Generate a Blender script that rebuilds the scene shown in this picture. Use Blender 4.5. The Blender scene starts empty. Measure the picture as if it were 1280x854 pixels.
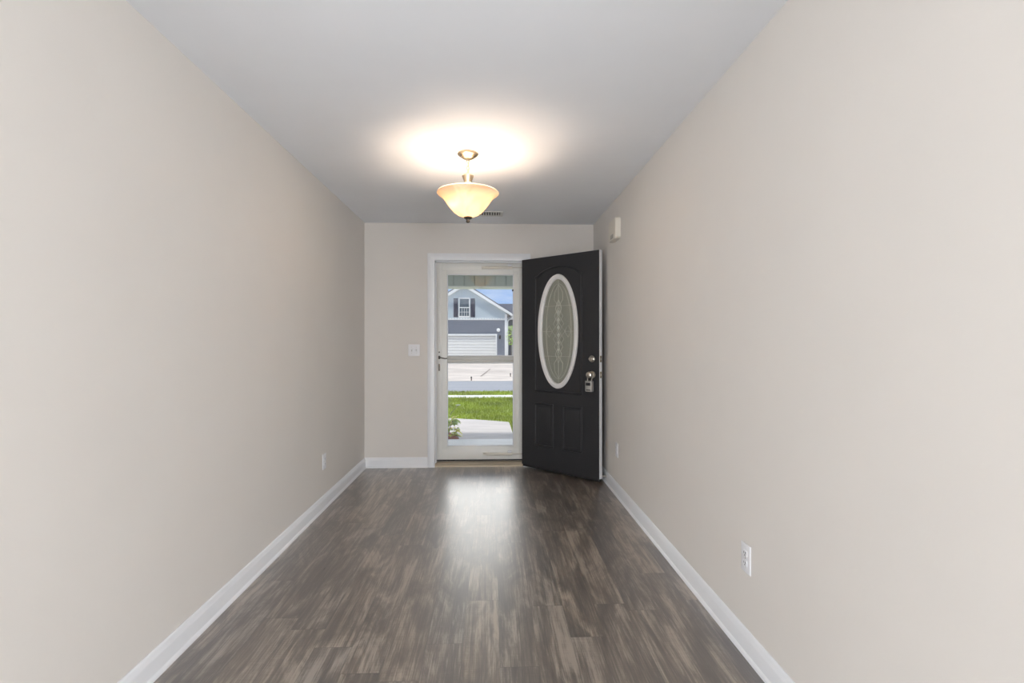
import bpy, bmesh, math, random
from mathutils import Vector, Matrix
random.seed(7)
PI = math.pi
sc = bpy.context.scene
COL = sc.collection

# ------------------------------------------------------------------ camera
CAM_H = 1.257
cam = bpy.data.cameras.new('camera')
cam.sensor_width = 36.0
cam.lens = 18.0
cam.clip_start = 0.05
cam.clip_end = 400
camo = bpy.data.objects.new('camera', cam)
camo.location = (0, 0, CAM_H)
camo.rotation_euler = (math.radians(90), 0, -math.atan(25 / 640))
COL.objects.link(camo)
sc.camera = camo

# ------------------------------------------------------------------ exposure
sc.view_settings.view_transform = 'Standard'
sc.view_settings.look = 'None'
sc.view_settings.exposure = 0.0
sc.view_settings.gamma = 1.0
sc.view_settings.use_curve_mapping = False

# ------------------------------------------------------------------ light levels
SKY = 1.0
SUN = 2.9
ADDED_CLOUD = 5.6
BULB = 430.0
REAR_FILL = 60.0
LOW_FILL = 320.0
FILL_TILT = 10      # upward tilt of the added rear fill lamps, for the ceiling

# ------------------------------------------------------------------ sky
w = bpy.data.worlds.new('sky')
sc.world = w
w.use_nodes = True
nt = w.node_tree
nt.nodes.clear()
wo = nt.nodes.new('ShaderNodeOutputWorld')
bg = nt.nodes.new('ShaderNodeBackground')
tc = nt.nodes.new('ShaderNodeTexCoord')
mp = nt.nodes.new('ShaderNodeMapping')
mp.inputs['Scale'].default_value = (2.2, 2.2, 5.5)
mp.inputs['Location'].default_value = (0.35, 0.2, 0.1)
nz = nt.nodes.new('ShaderNodeTexNoise')
nz.inputs['Scale'].default_value = 1.6
nz.inputs['Detail'].default_value = 7
nz.inputs['Roughness'].default_value = 0.55
cr = nt.nodes.new('ShaderNodeValToRGB')
cr.color_ramp.elements[0].position = 0.40
cr.color_ramp.elements[0].color = (0.24, 0.42, 0.80, 1)
cr.color_ramp.elements[1].position = 0.62
cr.color_ramp.elements[1].color = (0.74, 0.80, 0.90, 1)
nt.links.new(tc.outputs['Generated'], mp.inputs['Vector'])
nt.links.new(mp.outputs['Vector'], nz.inputs['Vector'])
nt.links.new(nz.outputs['Fac'], cr.inputs['Fac'])
# added bright cloud bank, unseen, feeding the floor reflection, 9 to 22 degrees high
sx_ = nt.nodes.new('ShaderNodeSeparateXYZ')
nt.links.new(tc.outputs['Generated'], sx_.inputs[0])


def ramp(src, a, b, lo=0.0, hi=1.0):
    k = nt.nodes.new('ShaderNodeMapRange')
    k.interpolation_type = 'SMOOTHSTEP'
    for nm_, vv_ in (('From Min', a), ('From Max', b), ('To Min', lo), ('To Max', hi)):
        k.inputs[nm_].default_value = vv_
    nt.links.new(src, k.inputs['Value'])
    return k.outputs[0]


def wmul(a, b):
    k = nt.nodes.new('ShaderNodeMath')
    k.operation = 'MULTIPLY'
    nt.links.new(a, k.inputs[0])
    nt.links.new(b, k.inputs[1])
    return k.outputs[0]


bank = wmul(ramp(sx_.outputs[2], 0.15, 0.21), ramp(sx_.outputs[2], 0.32, 0.48, 1.0, 0.0))
bank = wmul(bank, ramp(sx_.outputs[1], 0.2, 0.6))
bank = wmul(bank, ramp(nz.outputs['Fac'], 0.30, 0.55, 0.55, 1.0))
bm_ = nt.nodes.new('ShaderNodeMix')
bm_.data_type = 'RGBA'
nt.links.new(bank, bm_.inputs['Factor'])
nt.links.new(cr.outputs['Color'], bm_.inputs['A'])
bm_.inputs['B'].default_value = (ADDED_CLOUD, ADDED_CLOUD * 0.96, ADDED_CLOUD * 0.92, 1)
nt.links.new(bm_.outputs['Result'], bg.inputs['Color'])
bg.inputs['Strength'].default_value = SKY
nt.links.new(bg.outputs['Background'], wo.inputs['Surface'])

# ------------------------------------------------------------------ sun and big lights
sl = bpy.data.lights.new('sun', 'SUN')
sl.energy = SUN
sl.angle = math.radians(6)
sl.color = (1.0, 0.96, 0.90)
so = bpy.data.objects.new('sun', sl)
so.location = (-4, -10, 30)
so.rotation_euler = (math.radians(20), 0, math.radians(-28))
COL.objects.link(so)


def area(name, loc, rot, sx, sy, energy, color):
    l = bpy.data.lights.new(name, 'AREA')
    l.shape = 'RECTANGLE'
    l.size = sx
    l.size_y = sy
    l.energy = energy
    l.color = color
    o = bpy.data.objects.new(name, l)
    o.location = loc
    o.rotation_euler = rot
    COL.objects.link(o)
    return o


# fill lamps added behind the camera, set at the rear window frames
area('window_daylight', (-2.65, -5.85, 1.35), (math.radians(90 + FILL_TILT), 0, 0), 2.2, 1.7, REAR_FILL, (0.92, 0.96, 1.0))
area('window_daylight', (2.0, -5.85, 1.35), (math.radians(90 + FILL_TILT), 0, 0), 2.2, 1.7, REAR_FILL, (0.92, 0.96, 1.0))


def aim(a, b):
    return (Vector(b) - Vector(a)).to_track_quat('-Z', 'Y').to_euler()


# low fill lamps added in the same room, aimed up at the hall ceiling
for a_, b_, q_ in (((-2.65, -4.8, 0.45), (0, 3.5, 2.6), 0.9), ((2.35, -4.8, 0.45), (-0.2, 3.5, 2.6), 1.0)):
    area('terrace_daylight', a_, aim(a_, b_), 2.2, 0.7, LOW_FILL * q_, (0.93, 0.965, 1.0))

# ------------------------------------------------------------------ helpers


class MB:
    """Collects shapes; build() links them as one mesh object."""

    def __init__(self):
        self.bm = bmesh.new()

    def _add(self, verts, faces, mat=None):
        vs = [self.bm.verts.new((mat @ Vector(v)) if mat else v) for v in verts]
        fs = []
        for f in faces:
            try:
                fs.append(self.bm.faces.new([vs[i] for i in f]))
            except ValueError:
                pass
        return vs, fs

    def box(self, a, b, bev=0.0, seg=2, mat=None):
        (x0, y0, z0), (x1, y1, z1) = a, b
        v = [(x0, y0, z0), (x1, y0, z0), (x1, y1, z0), (x0, y1, z0), (x0, y0, z1), (x1, y0, z1), (x1, y1, z1), (x0, y1, z1)]
        f = [(3, 2, 1, 0), (4, 5, 6, 7), (0, 1, 5, 4), (1, 2, 6, 5), (2, 3, 7, 6), (3, 0, 4, 7)]
        vs, fs = self._add(v, f, mat)
        if bev > 0:
            es = list({e for q in fs for e in q.edges})
            bmesh.ops.bevel(self.bm, geom=es, offset=bev, segments=seg, affect='EDGES', profile=0.5)
        return self

    def prism(self, pts, axis, a, b, mat=None):
        """2-D polygon extruded along axis from a to b."""
        def p3(p, t):
            if axis == 'x':
                return (t, p[0], p[1])
            if axis == 'y':
                return (p[0], t, p[1])
            return (p[0], p[1], t)
        n = len(pts)
        v = [p3(p, a) for p in pts] + [p3(p, b) for p in pts]
        f = [tuple(range(n)), tuple(range(2 * n - 1, n - 1, -1))]
        f += [(i, i + n, (i + 1) % n + n, (i + 1) % n) for i in range(n)]
        self._add(v, f, mat)
        return self

    def lathe(self, prof, seg=32, mat=None, cap=False):
        """(r, z) profile turned about z."""
        v, f = [], []
        for r, z in prof:
            for k in range(seg):
                t = 2 * PI * k / seg
                v.append((r * math.cos(t), r * math.sin(t), z))
        for i in range(len(prof) - 1):
            for k in range(seg):
                a = i * seg + k
                b = i * seg + (k + 1) % seg
                f.append((a, b, b + seg, a + seg))
        if cap:
            f.append(tuple(range(seg - 1, -1, -1)))
            f.append(tuple(range((len(prof) - 1) * seg, len(prof) * seg)))
        self._add(v, f, mat)
        return self

    def tube(self, pts, r, seg=8, mat=None, closed=False, radii=None):
        pts = [Vector(p) for p in pts]
        n = len(pts)
        v, f = [], []
        prev = None
        for i, p in enumerate(pts):
            if closed:
                t = pts[(i + 1) % n] - pts[i - 1]
            else:
                t = pts[min(i + 1, n - 1)] - pts[max(i - 1, 0)]
            t.normalize()
            if prev is None:
                up = Vector((0, 0, 1)) if abs(t.z) < 0.9 else Vector((1, 0, 0))
                nrm = t.cross(up).normalized()
            else:
                nrm = (prev - t * prev.dot(t)).normalized()
            prev = nrm
            bn = t.cross(nrm)
            rr = radii[i] if radii else r
            for k in range(seg):
                a = 2 * PI * k / seg
                v.append(p + nrm * (rr * math.cos(a)) + bn * (rr * math.sin(a)))
        m = n if closed else n - 1
        for i in range(m):
            for k in range(seg):
                a = i * seg + k
                b = i * seg + (k + 1) % seg
                c = ((i + 1) % n) * seg + (k + 1) % seg
                d = ((i + 1) % n) * seg + k
                f.append((a, b, c, d))
        if not closed:
            f.append(tuple(range(seg - 1, -1, -1)))
            f.append(tuple(range((n - 1) * seg, n * seg)))
        self._add(v, f, mat)
        return self

    def ball(self, c, r, u=16, vv=10, scale=(1, 1, 1)):
        m = Matrix.Translation(c) @ Matrix.Diagonal((*scale, 1))
        bmesh.ops.create_uvsphere(self.bm, u_segments=u, v_segments=vv, radius=r, matrix=m)
        return self

    def quad(self, *p):
        self._add(p, [tuple(range(len(p)))])
        return self

    def leaf(self, base, d, length, width, droop=0.3, fold=0.15):
        """A curved, folded leaf blade."""
        d = Vector(d).normalized()
        side = d.cross(Vector((0, 0, 1)))
        if side.length < 1e-3:
            side = Vector((1, 0, 0))
        side.normalize()
        up = side.cross(d).normalized()
        base = Vector(base)
        v, f = [], []
        prof = [0.08, 0.7, 1.0, 0.75, 0.05]
        n = len(prof)
        for i, q in enumerate(prof):
            s = i / (n - 1)
            c = base + d * (length * s) + Vector((0, 0, -1)) * (droop * length * s * s)
            v += [c - side * (width * q / 2) + up * (fold * width * q), c, c + side * (width * q / 2) + up * (fold * width * q)]
        for i in range(n - 1):
            a = i * 3
            f += [(a, a + 1, a + 4, a + 3), (a + 1, a + 2, a + 5, a + 4)]
        self._add(v, f)
        return self

    def build(self, name, mat, parent=None, smooth=True, recalc=True):
        if recalc:
            bmesh.ops.recalc_face_normals(self.bm, faces=self.bm.faces[:])
        me = bpy.data.meshes.new(name)
        self.bm.to_mesh(me)
        self.bm.free()
        for m in (mat if isinstance(mat, (list, tuple)) else [mat]):
            me.materials.append(m)
        if smooth:
            me.shade_smooth()
            try:
                me.set_sharp_from_angle(angle=math.radians(35))
            except Exception:
                pass
        o = bpy.data.objects.new(name, me)
        COL.objects.link(o)
        if parent:
            o.parent = parent
        return o


def thing(name, label, cat, loc=(0, 0, 0), rz=0.0, group=None, kind=None):
    o = bpy.data.objects.new(name, None)
    o.empty_display_size = 0.1
    o.location = loc
    o.rotation_euler = (0, 0, rz)
    COL.objects.link(o)
    return tag(o, label, cat, group, kind)


def tag(o, label=None, cat=None, group=None, kind=None):
    if label:
        o['label'] = label
    if cat:
        o['category'] = cat
    if group:
        o['group'] = group
    if kind:
        o['kind'] = kind
    return o


def struct(o, label=None, cat=None):
    return tag(o, label, cat, None, 'structure')


def copy_tree(o, parent=None):
    c = o.copy()
    COL.objects.link(c)
    c.parent = parent
    for ch in list(o.children):
        copy_tree(ch, c)
    return c


# ------------------------------------------------------------------ materials
def mat(name, col, rough=0.5, metal=0.0, spec=0.5, var=0.06, scale=8.0, bump=0.0, bscale=200.0, stretch=(1, 1, 1), emit=None, coat=0.0):
    m = bpy.data.materials.new(name)
    m.use_nodes = True
    n = m.node_tree
    b = n.nodes['Principled BSDF']
    b.inputs['Roughness'].default_value = rough
    b.inputs['Metallic'].default_value = metal
    b.inputs['Specular IOR Level'].default_value = spec
    b.inputs['Coat Weight'].default_value = coat
    t = n.nodes.new('ShaderNodeTexCoord')
    mpn = n.nodes.new('ShaderNodeMapping')
    mpn.inputs['Scale'].default_value = stretch
    n.links.new(t.outputs['Object'], mpn.inputs['Vector'])
    z = n.nodes.new('ShaderNodeTexNoise')
    z.inputs['Scale'].default_value = scale
    z.inputs['Detail'].default_value = 4
    n.links.new(mpn.outputs['Vector'], z.inputs['Vector'])
    r = n.nodes.new('ShaderNodeValToRGB')
    r.color_ramp.elements[0].position = 0.3
    r.color_ramp.elements[1].position = 0.7
    r.color_ramp.elements[0].color = tuple(c * (1 - var) for c in col) + (1,)
    r.color_ramp.elements[1].color = tuple(min(1, c * (1 + var)) for c in col) + (1,)
    n.links.new(z.outputs['Fac'], r.inputs['Fac'])
    n.links.new(r.outputs['Color'], b.inputs['Base Color'])
    if bump:
        z2 = n.nodes.new('ShaderNodeTexNoise')
        z2.inputs['Scale'].default_value = bscale
        z2.inputs['Detail'].default_value = 3
        n.links.new(mpn.outputs['Vector'], z2.inputs['Vector'])
        bp = n.nodes.new('ShaderNodeBump')
        bp.inputs['Strength'].default_value = bump
        bp.inputs['Distance'].default_value = 0.002
        n.links.new(z2.outputs['Fac'], bp.inputs['Height'])
        n.links.new(bp.outputs['Normal'], b.inputs['Normal'])
    if emit:
        b.inputs['Emission Color'].default_value = (*emit[0], 1)
        b.inputs['Emission Strength'].default_value = emit[1]
    return m


def lin(r, g, b):
    f = lambda c: (c / 255 / 12.92) if c <= 10 else ((c / 255 + 0.055) / 1.055) ** 2.4
    return (f(r), f(g), f(b))


M = {}
M['wall'] = mat('wall paint', lin(220, 215, 209), 0.6, spec=0.25, var=0.012, scale=2.5, bump=0.08, bscale=260)
M['ceiling'] = mat('ceiling paint', lin(238, 240, 244), 0.8, spec=0.15, var=0.01, scale=3, bump=0.10, bscale=180)
M['trim'] = mat('white trim paint', lin(232, 233, 236), 0.32, spec=0.5, var=0.01)
M['storm'] = mat('storm door aluminium paint', lin(226, 225, 220), 0.38, spec=0.5, var=0.012)
M['black'] = mat('black door paint', lin(40, 40, 43), 0.42, spec=0.45, var=0.08, scale=30, bump=0.15, bscale=120, stretch=(4, 4, 0.4))
M['white_frame'] = mat('white oval frame', lin(226, 224, 222), 0.35, var=0.01)
M['nickel'] = mat('satin nickel', lin(205, 198, 188), 0.28, metal=1.0, var=0.03)
M['champagne'] = mat('brushed champagne nickel', lin(222, 204, 176), 0.3, metal=1.0, var=0.04, scale=40)
M['dark_nickel'] = mat('dark nickel', lin(120, 112, 104), 0.32, metal=1.0, var=0.04)
M['lock_grey'] = mat('grey cast metal', lin(176, 174, 170), 0.4, metal=0.6, var=0.05, scale=60)
M['lock_dark'] = mat('dark lock window', lin(36, 36, 38), 0.35)
M['brass_edge'] = mat('antique brass plate', lin(140, 128, 108), 0.35, metal=0.9)
M['sweep'] = mat('black rubber', lin(26, 25, 25), 0.6)
M['sill'] = mat('bronze sill', lin(186, 172, 150), 0.35, metal=0.3, var=0.06, stretch=(2, 60, 2))
M['plastic'] = mat('white plastic', lin(228, 228, 231), 0.35, var=0.008)
M['plastic_slot'] = mat('outlet slot', lin(60, 60, 62), 0.6)
M['chime'] = mat('cream plastic', lin(222, 216, 204), 0.45, var=0.01)
M['vent'] = mat('vent white metal', lin(215, 214, 210), 0.5, var=0.01)
M['vent_dark'] = mat('vent dark gap', lin(92, 90, 86), 0.8)
M['handle_dark'] = mat('dark bronze handle', lin(92, 86, 80), 0.35, metal=0.8)


def floor_material():
    m = bpy.data.materials.new('weathered plank floor')
    m.use_nodes = True
    n = m.node_tree
    N = n.nodes.new
    L = n.links.new
    b = n.nodes['Principled BSDF']
    tco = N('ShaderNodeTexCoord')
    sep = N('ShaderNodeSeparateXYZ')
    L(tco.outputs['Object'], sep.inputs[0])

    def mth(op, a, bb=None, c=None):
        k = N('ShaderNodeMath')
        k.operation = op
        for i, q in enumerate((a, bb, c)):
            if q is None:
                continue
            if isinstance(q, (int, float)):
                k.inputs[i].default_value = q
            else:
                L(q, k.inputs[i])
        return k.outputs[0]
    PW, PL = 0.1515, 1.22
    u = mth('DIVIDE', mth('SUBTRACT', sep.outputs[0], 0.031), PW)
    row = mth('FLOOR', u)
    fu = mth('FRACT', u)
    wn = N('ShaderNodeTexWhiteNoise')
    wn.noise_dimensions = '1D'
    L(mth('ADD', row, 37.3), wn.inputs['W'])
    v = mth('ADD', mth('DIVIDE', sep.outputs[1], PL), wn.outputs['Value'])
    col = mth('FLOOR', v)
    fv = mth('FRACT', v)
    wn2 = N('ShaderNodeTexWhiteNoise')
    wn2.noise_dimensions = '2D'
    cmb = N('ShaderNodeCombineXYZ')
    L(row, cmb.inputs[0])
    L(col, cmb.inputs[1])
    L(cmb.outputs[0], wn2.inputs['Vector'])
    tone = wn2.outputs['Value']
    # per-plank shifted coordinates for the grain
    cs = N('ShaderNodeCombineXYZ')
    L(mth('ADD', sep.outputs[0], mth('MULTIPLY', tone, 17.0)), cs.inputs[0])
    L(mth('ADD', sep.outputs[1], mth('MULTIPLY', tone, 9.0)), cs.inputs[1])

    def noise(scale, sx, sy, detail=4, rough=0.55, dist=0.0):
        mpn = N('ShaderNodeMapping')
        mpn.inputs['Scale'].default_value = (sx, sy, 1)
        L(cs.outputs[0], mpn.inputs['Vector'])
        z = N('ShaderNodeTexNoise')
        z.inputs['Scale'].default_value = scale
        z.inputs['Detail'].default_value = detail
        z.inputs['Roughness'].default_value = rough
        z.inputs['Distortion'].default_value = dist
        L(mpn.outputs['Vector'], z.inputs['Vector'])
        return z.outputs['Fac']
    big = noise(1.0, 7.0, 1.9, 5, 0.62, 1.0)        # broad worn patches
    streak = noise(1.0, 52.0, 1.7, 4, 0.58, 0.3)    # long streaks
    fine = noise(1.0, 190.0, 4.5, 4, 0.65)          # fine grain
    chip = noise(1.0, 95.0, 5.0, 6, 0.72, 0.5)    # chipped light paint
    saw = noise(1.0, 5.0, 230.0, 2, 0.5)           # cross saw marks
    s = mth('ADD', mth('MULTIPLY', big, 0.95), mth('MULTIPLY', streak, 0.55))
    s = mth('ADD', s, mth('MULTIPLY', fine, 0.42))
    s = mth('ADD', s, mth('MULTIPLY', tone, 0.05))
    s = mth('ADD', s, mth('MULTIPLY', saw, 0.10))
    s = mth('ADD', mth('MULTIPLY', mth('SUBTRACT', mth('MULTIPLY', s, 0.4855), 0.5), 1.38), 0.5)
    r = N('ShaderNodeValToRGB')
    e = r.color_ramp.elements
    e[0].position = 0.32
    e[0].color = (*lin(66, 58, 55), 1)
    e[1].position = 0.62
    e[1].color = (*lin(166, 156, 145), 1)
    q = e.new(0.445)
    q.color = (*lin(84, 75, 70), 1)
    q = e.new(0.525)
    q.color = (*lin(112, 101, 92), 1)
    L(s, r.inputs['Fac'])
    # light chips
    mr = N('ShaderNodeMapRange')
    mr.inputs['From Min'].default_value = 0.535
    mr.inputs['From Max'].default_value = 0.66
    L(chip, mr.inputs['Value'])
    mx = N('ShaderNodeMix')
    mx.data_type = 'RGBA'
    mb = N('ShaderNodeMapRange')
    mb.inputs['From Min'].default_value = 0.40
    mb.inputs['From Max'].default_value = 0.60
    mb.inputs['To Min'].default_value = 0.15
    L(big, mb.inputs['Value'])
    L(mth('MULTIPLY', mth('MULTIPLY', mr.outputs[0], 0.9), mb.outputs[0]), mx.inputs['Factor'])
    L(r.outputs['Color'], mx.inputs['A'])
    mx.inputs['B'].default_value = (*lin(176, 168, 158), 1)
    # warm / grey drift between planks
    hue = N('ShaderNodeMix')
    hue.data_type = 'RGBA'
    hue.blend_type = 'MULTIPLY'
    hue.inputs['Factor'].default_value = 1.0
    r2 = N('ShaderNodeValToRGB')
    r2.color_ramp.elements[0].color = (0.86, 0.87, 0.90, 1)
    r2.color_ramp.elements[1].color = (1.0, 0.95, 0.88, 1)
    L(wn2.outputs['Value'], r2.inputs['Fac'])
    L(mx.outputs['Result'], hue.inputs['A'])
    L(r2.outputs['Color'], hue.inputs['B'])
    # seams
    su = mth('MINIMUM', fu, mth('SUBTRACT', 1.0, fu))
    sv = mth('MINIMUM', fv, mth('SUBTRACT', 1.0, fv))
    seam = mth('MAXIMUM', mth('LESS_THAN', su, 0.008), mth('LESS_THAN', sv, 0.0013))
    sm = N('ShaderNodeMix')
    sm.data_type = 'RGBA'
    L(mth('MULTIPLY', seam, 0.5), sm.inputs['Factor'])
    L(hue.outputs['Result'], sm.inputs['A'])
    sm.inputs['B'].default_value = (*lin(58, 52, 48), 1)
    L(sm.outputs['Result'], b.inputs['Base Color'])
    L(mth('ADD', 0.24, mth('MULTIPLY', streak, 0.14)), b.inputs['Roughness'])
    b.inputs['Specular IOR Level'].default_value = 0.8
    b.inputs['Coat Weight'].default_value = 1.0
    b.inputs['Coat IOR'].default_value = 2.0
    b.inputs['Coat Roughness'].default_value = 0.40
    bp = N('ShaderNodeBump')
    bp.inputs['Strength'].default_value = 0.03
    bp.inputs['Distance'].default_value = 0.002
    L(mth('ADD', fine, mth('MULTIPLY', saw, 0.5)), bp.inputs['Height'])
    L(bp.outputs['Normal'], b.inputs['Normal'])
    return m


M['floor'] = floor_material()


def shader_mat(name, build):
    m = bpy.data.materials.new(name)
    m.use_nodes = True
    n = m.node_tree
    for k in list(n.nodes):
        n.nodes.remove(k)
    o = n.nodes.new('ShaderNodeOutputMaterial')
    n.links.new(build(n), o.inputs['Surface'])
    return m


def mixs(n, f, a, b):
    k = n.nodes.new('ShaderNodeMixShader')
    if isinstance(f, (int, float)):
        k.inputs[0].default_value = f
    else:
        n.links.new(f, k.inputs[0])
    n.links.new(a, k.inputs[1])
    n.links.new(b, k.inputs[2])
    return k.outputs[0]


def clear_glass(n):
    t = n.nodes.new('ShaderNodeBsdfTransparent')
    t.inputs['Color'].default_value = (0.96, 0.975, 0.97, 1)
    g = n.nodes.new('ShaderNodeBsdfGlossy')
    g.inputs['Roughness'].default_value = 0.0
    g.inputs['Color'].default_value = (1, 1, 1, 1)
    f = n.nodes.new('ShaderNodeFresnel')
    f.inputs['IOR'].default_value = 1.42
    return mixs(n, f.outputs[0], t.outputs[0], g.outputs[0])


def alabaster(n):
    t = n.nodes.new('ShaderNodeBsdfTranslucent')
    d = n.nodes.new('ShaderNodeBsdfDiffuse')
    tcn = n.nodes.new('ShaderNodeTexCoord')
    z = n.nodes.new('ShaderNodeTexNoise')
    z.inputs['Scale'].default_value = 7
    z.inputs['Detail'].default_value = 3
    z.inputs['Distortion'].default_value = 1.2
    n.links.new(tcn.outputs['Object'], z.inputs['Vector'])
    r = n.nodes.new('ShaderNodeValToRGB')
    r.color_ramp.elements[0].position = 0.35
    r.color_ramp.elements[0].color = (0.62, 0.47, 0.33, 1)
    r.color_ramp.elements[1].position = 0.6
    r.color_ramp.elements[1].color = (0.74, 0.65, 0.54, 1)
    n.links.new(z.outputs['Fac'], r.inputs['Fac'])
    n.links.new(r.outputs['Color'], t.inputs['Color'])
    d.inputs['Color'].default_value = (0.80, 0.72, 0.62, 1)
    tr = n.nodes.new('ShaderNodeBsdfTransparent')
    tr.inputs['Color'].default_value = (1.0, 0.93, 0.82, 1)
    g = n.nodes.new('ShaderNodeBsdfGlossy')
    g.inputs['Roughness'].default_value = 0.15
    a = mixs(n, 0.45, t.outputs[0], d.outputs[0])
    a = mixs(n, 0.012, a, tr.outputs[0])
    return mixs(n, 0.04, a, g.outputs[0])


def privacy_glass(n):
    d = n.nodes.new('ShaderNodeBsdfDiffuse')
    d.inputs['Color'].default_value = (*lin(176, 178, 164), 1)
    t = n.nodes.new('ShaderNodeBsdfTranslucent')
    t.inputs['Color'].default_value = (*lin(176, 178, 164), 1)
    g = n.nodes.new('ShaderNodeBsdfGlossy')
    g.inputs['Roughness'].default_value = 0.25
    tcn = n.nodes.new('ShaderNodeTexCoord')
    z = n.nodes.new('ShaderNodeTexNoise')
    z.inputs['Scale'].default_value = 45
    z.inputs['Detail'].default_value = 3
    n.links.new(tcn.outputs['Object'], z.inputs['Vector'])
    bp = n.nodes.new('ShaderNodeBump')
    bp.inputs['Strength'].default_value = 0.5
    bp.inputs['Distance'].default_value = 0.004
    n.links.new(z.outputs['Fac'], bp.inputs['Height'])
    for k in (d, t, g):
        n.links.new(bp.outputs['Normal'], k.inputs['Normal'])
    a = mixs(n, 0.4, d.outputs[0], t.outputs[0])
    return mixs(n, 0.10, a, g.outputs[0])


def bulb_mat(n):
    e = n.nodes.new('ShaderNodeEmission')
    e.inputs['Color'].default_value = (1.0, 0.80, 0.62, 1)
    e.inputs['Strength'].default_value = BULB
    return e.outputs[0]


M['glass'] = shader_mat('clear glass', clear_glass)
M['alabaster'] = shader_mat('alabaster glass', alabaster)
M['privacy'] = shader_mat('textured privacy glass', privacy_glass)
M['bulb'] = shader_mat('lit bulb', bulb_mat)
# outdoors
M['porch_siding'] = mat('porch beam vinyl', lin(176, 184, 180), 0.5, var=0.03)
M['porch_white'] = mat('porch white vinyl', lin(236, 236, 232), 0.5, var=0.01)
M['concrete'] = mat('porch concrete', lin(224, 221, 218), 0.85, spec=0.2, var=0.08, scale=3, bump=0.2, bscale=90)
M['walk'] = mat('walkway concrete', lin(194, 186, 182), 0.85, spec=0.2, var=0.10, scale=2.2, stretch=(1, 2.5, 1), bump=0.2, bscale=80)
M['drive'] = mat('driveway concrete', lin(206, 194, 184), 0.85, spec=0.2, var=0.2, scale=0.7, stretch=(0.8, 1.6, 1))
M['road'] = mat('asphalt road', lin(150, 152, 158), 0.9, spec=0.2, var=0.08, scale=0.6, stretch=(0.25, 3, 1))
M['curb'] = mat('sidewalk concrete', lin(222, 220, 212), 0.85, spec=0.2, var=0.05, scale=2)
M['soil'] = mat('ground soil', lin(110, 112, 74), 0.95, spec=0.1, var=0.2, scale=3)
M['grass'] = mat('lawn grass', lin(134, 150, 16), 0.7, spec=0.2, var=0.4, scale=1.3)
M['mulch'] = mat('red mulch', lin(128, 74, 56), 0.95, spec=0.1, var=0.35, scale=40, bump=1.0, bscale=60)
M['lap'] = mat('slate lap siding', lin(114, 120, 134), 0.55, var=0.03)
M['batten'] = mat('pale board and batten siding', lin(196, 207, 213), 0.55, var=0.03)
M['house_white'] = mat('house trim white', lin(236, 236, 234), 0.5, var=0.01)
M['garage'] = mat('garage door white', lin(234, 233, 229), 0.45, var=0.012)
M['shingle'] = mat('dark shingle roof', lin(92, 95, 106), 0.9, spec=0.2, var=0.4, scale=3, stretch=(3, 6, 6))
M['navy'] = mat('navy shutter', lin(40, 43, 70), 0.5, var=0.05)
M['winglass'] = mat('dark window glass', lin(60, 78, 92), 0.1, spec=0.8, var=0.25, scale=1.2)
M['lantern'] = mat('black lantern metal', lin(30, 30, 32), 0.4)
M['leaf_croton'] = mat('yellow green leaf', lin(246, 230, 112), 0.45, var=0.25, scale=14)
M['leaf_green'] = mat('green leaf', lin(168, 196, 84), 0.5, var=0.35, scale=10)
M['leaf_lime'] = mat('lime leaf', lin(186, 218, 100), 0.5, var=0.35, scale=4)
M['leaf_dark'] = mat('dark shrub leaf', lin(74, 98, 58), 0.55, var=0.4, scale=5)
M['leaf_red'] = mat('red brown leaf', lin(120, 60, 46), 0.5, var=0.4, scale=14)
M['bark'] = mat('grey brown bark', lin(112, 98, 86), 0.9, var=0.2)
M['petal'] = mat('white petal', lin(240, 236, 240), 0.5, var=0.03)
M['stake'] = mat('weathered stake', lin(96, 76, 62), 0.8, var=0.1)

# ------------------------------------------------------------------ room shell
XL, XR, YB, ZC = -1.268, 1.025, 5.147, 2.44
YO = YB + 0.145            # outer face of the front wall
YH = -0.6                  # where the hall opens into the living room
OL, OR, OT = -0.572, 0.316, 2.068   # clear opening of the entry

m = MB().box((-4.2, -5.9, -0.12), (3.4, YB + 0.03, 0))
struct(m.build('floor', M['floor'], smooth=False))
m = MB().box((-4.2, -5.9, ZC), (3.4, YO, ZC + 0.15))
struct(m.build('ceiling', M['ceiling'], smooth=False))
m = MB().box((XL - 0.12, YH, 0), (XL, YO, ZC))
struct(m.build('wall_left', M['wall'], smooth=False))
m = MB().box((XR, YH, 0), (XR + 0.12, YO, ZC))
struct(m.build('wall_right', M['wall'], smooth=False))
m = MB()
m.box((XL, YB, 0), (OL - 0.018, YO, ZC))
m.box((OR + 0.018, YB, 0), (XR, YO, ZC))
m.box((OL - 0.018, YB, OT + 0.018), (OR + 0.018, YO, ZC))
struct(m.build('wall_back', M['wall'], smooth=False))
# living room behind the camera
m = MB()
m.box((-4.2, YH, 0), (XL - 0.12, YH + 0.12, ZC))
m.box((XR + 0.12, YH, 0), (3.4, YH + 0.12, ZC))
m.box((-4.32, -5.9, 0), (-4.2, YH + 0.12, ZC))
m.box((3.4, -5.9, 0), (3.52, YH + 0.12, ZC))
m.box((-4.32, -6.02, 0), (3.52, -5.9, ZC))
struct(m.build('wall_rear', M['wall'], smooth=False))
for k, cx in enumerate((-2.65, 2.0)):
    m = MB()
    for a, b in (((-1.2, 0.42), (1.2, 0.5)), ((-1.2, 2.2), (1.2, 2.28)), ((-1.2, 0.5), (-1.12, 2.2)), ((1.12, 0.5), (1.2, 2.2))):
        m.box((cx + a[0], -5.9, a[1]), (cx + b[0], -5.86, b[1]), 0.006)
    struct(m.build('window_%d' % (k + 1), M['trim']))

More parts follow.
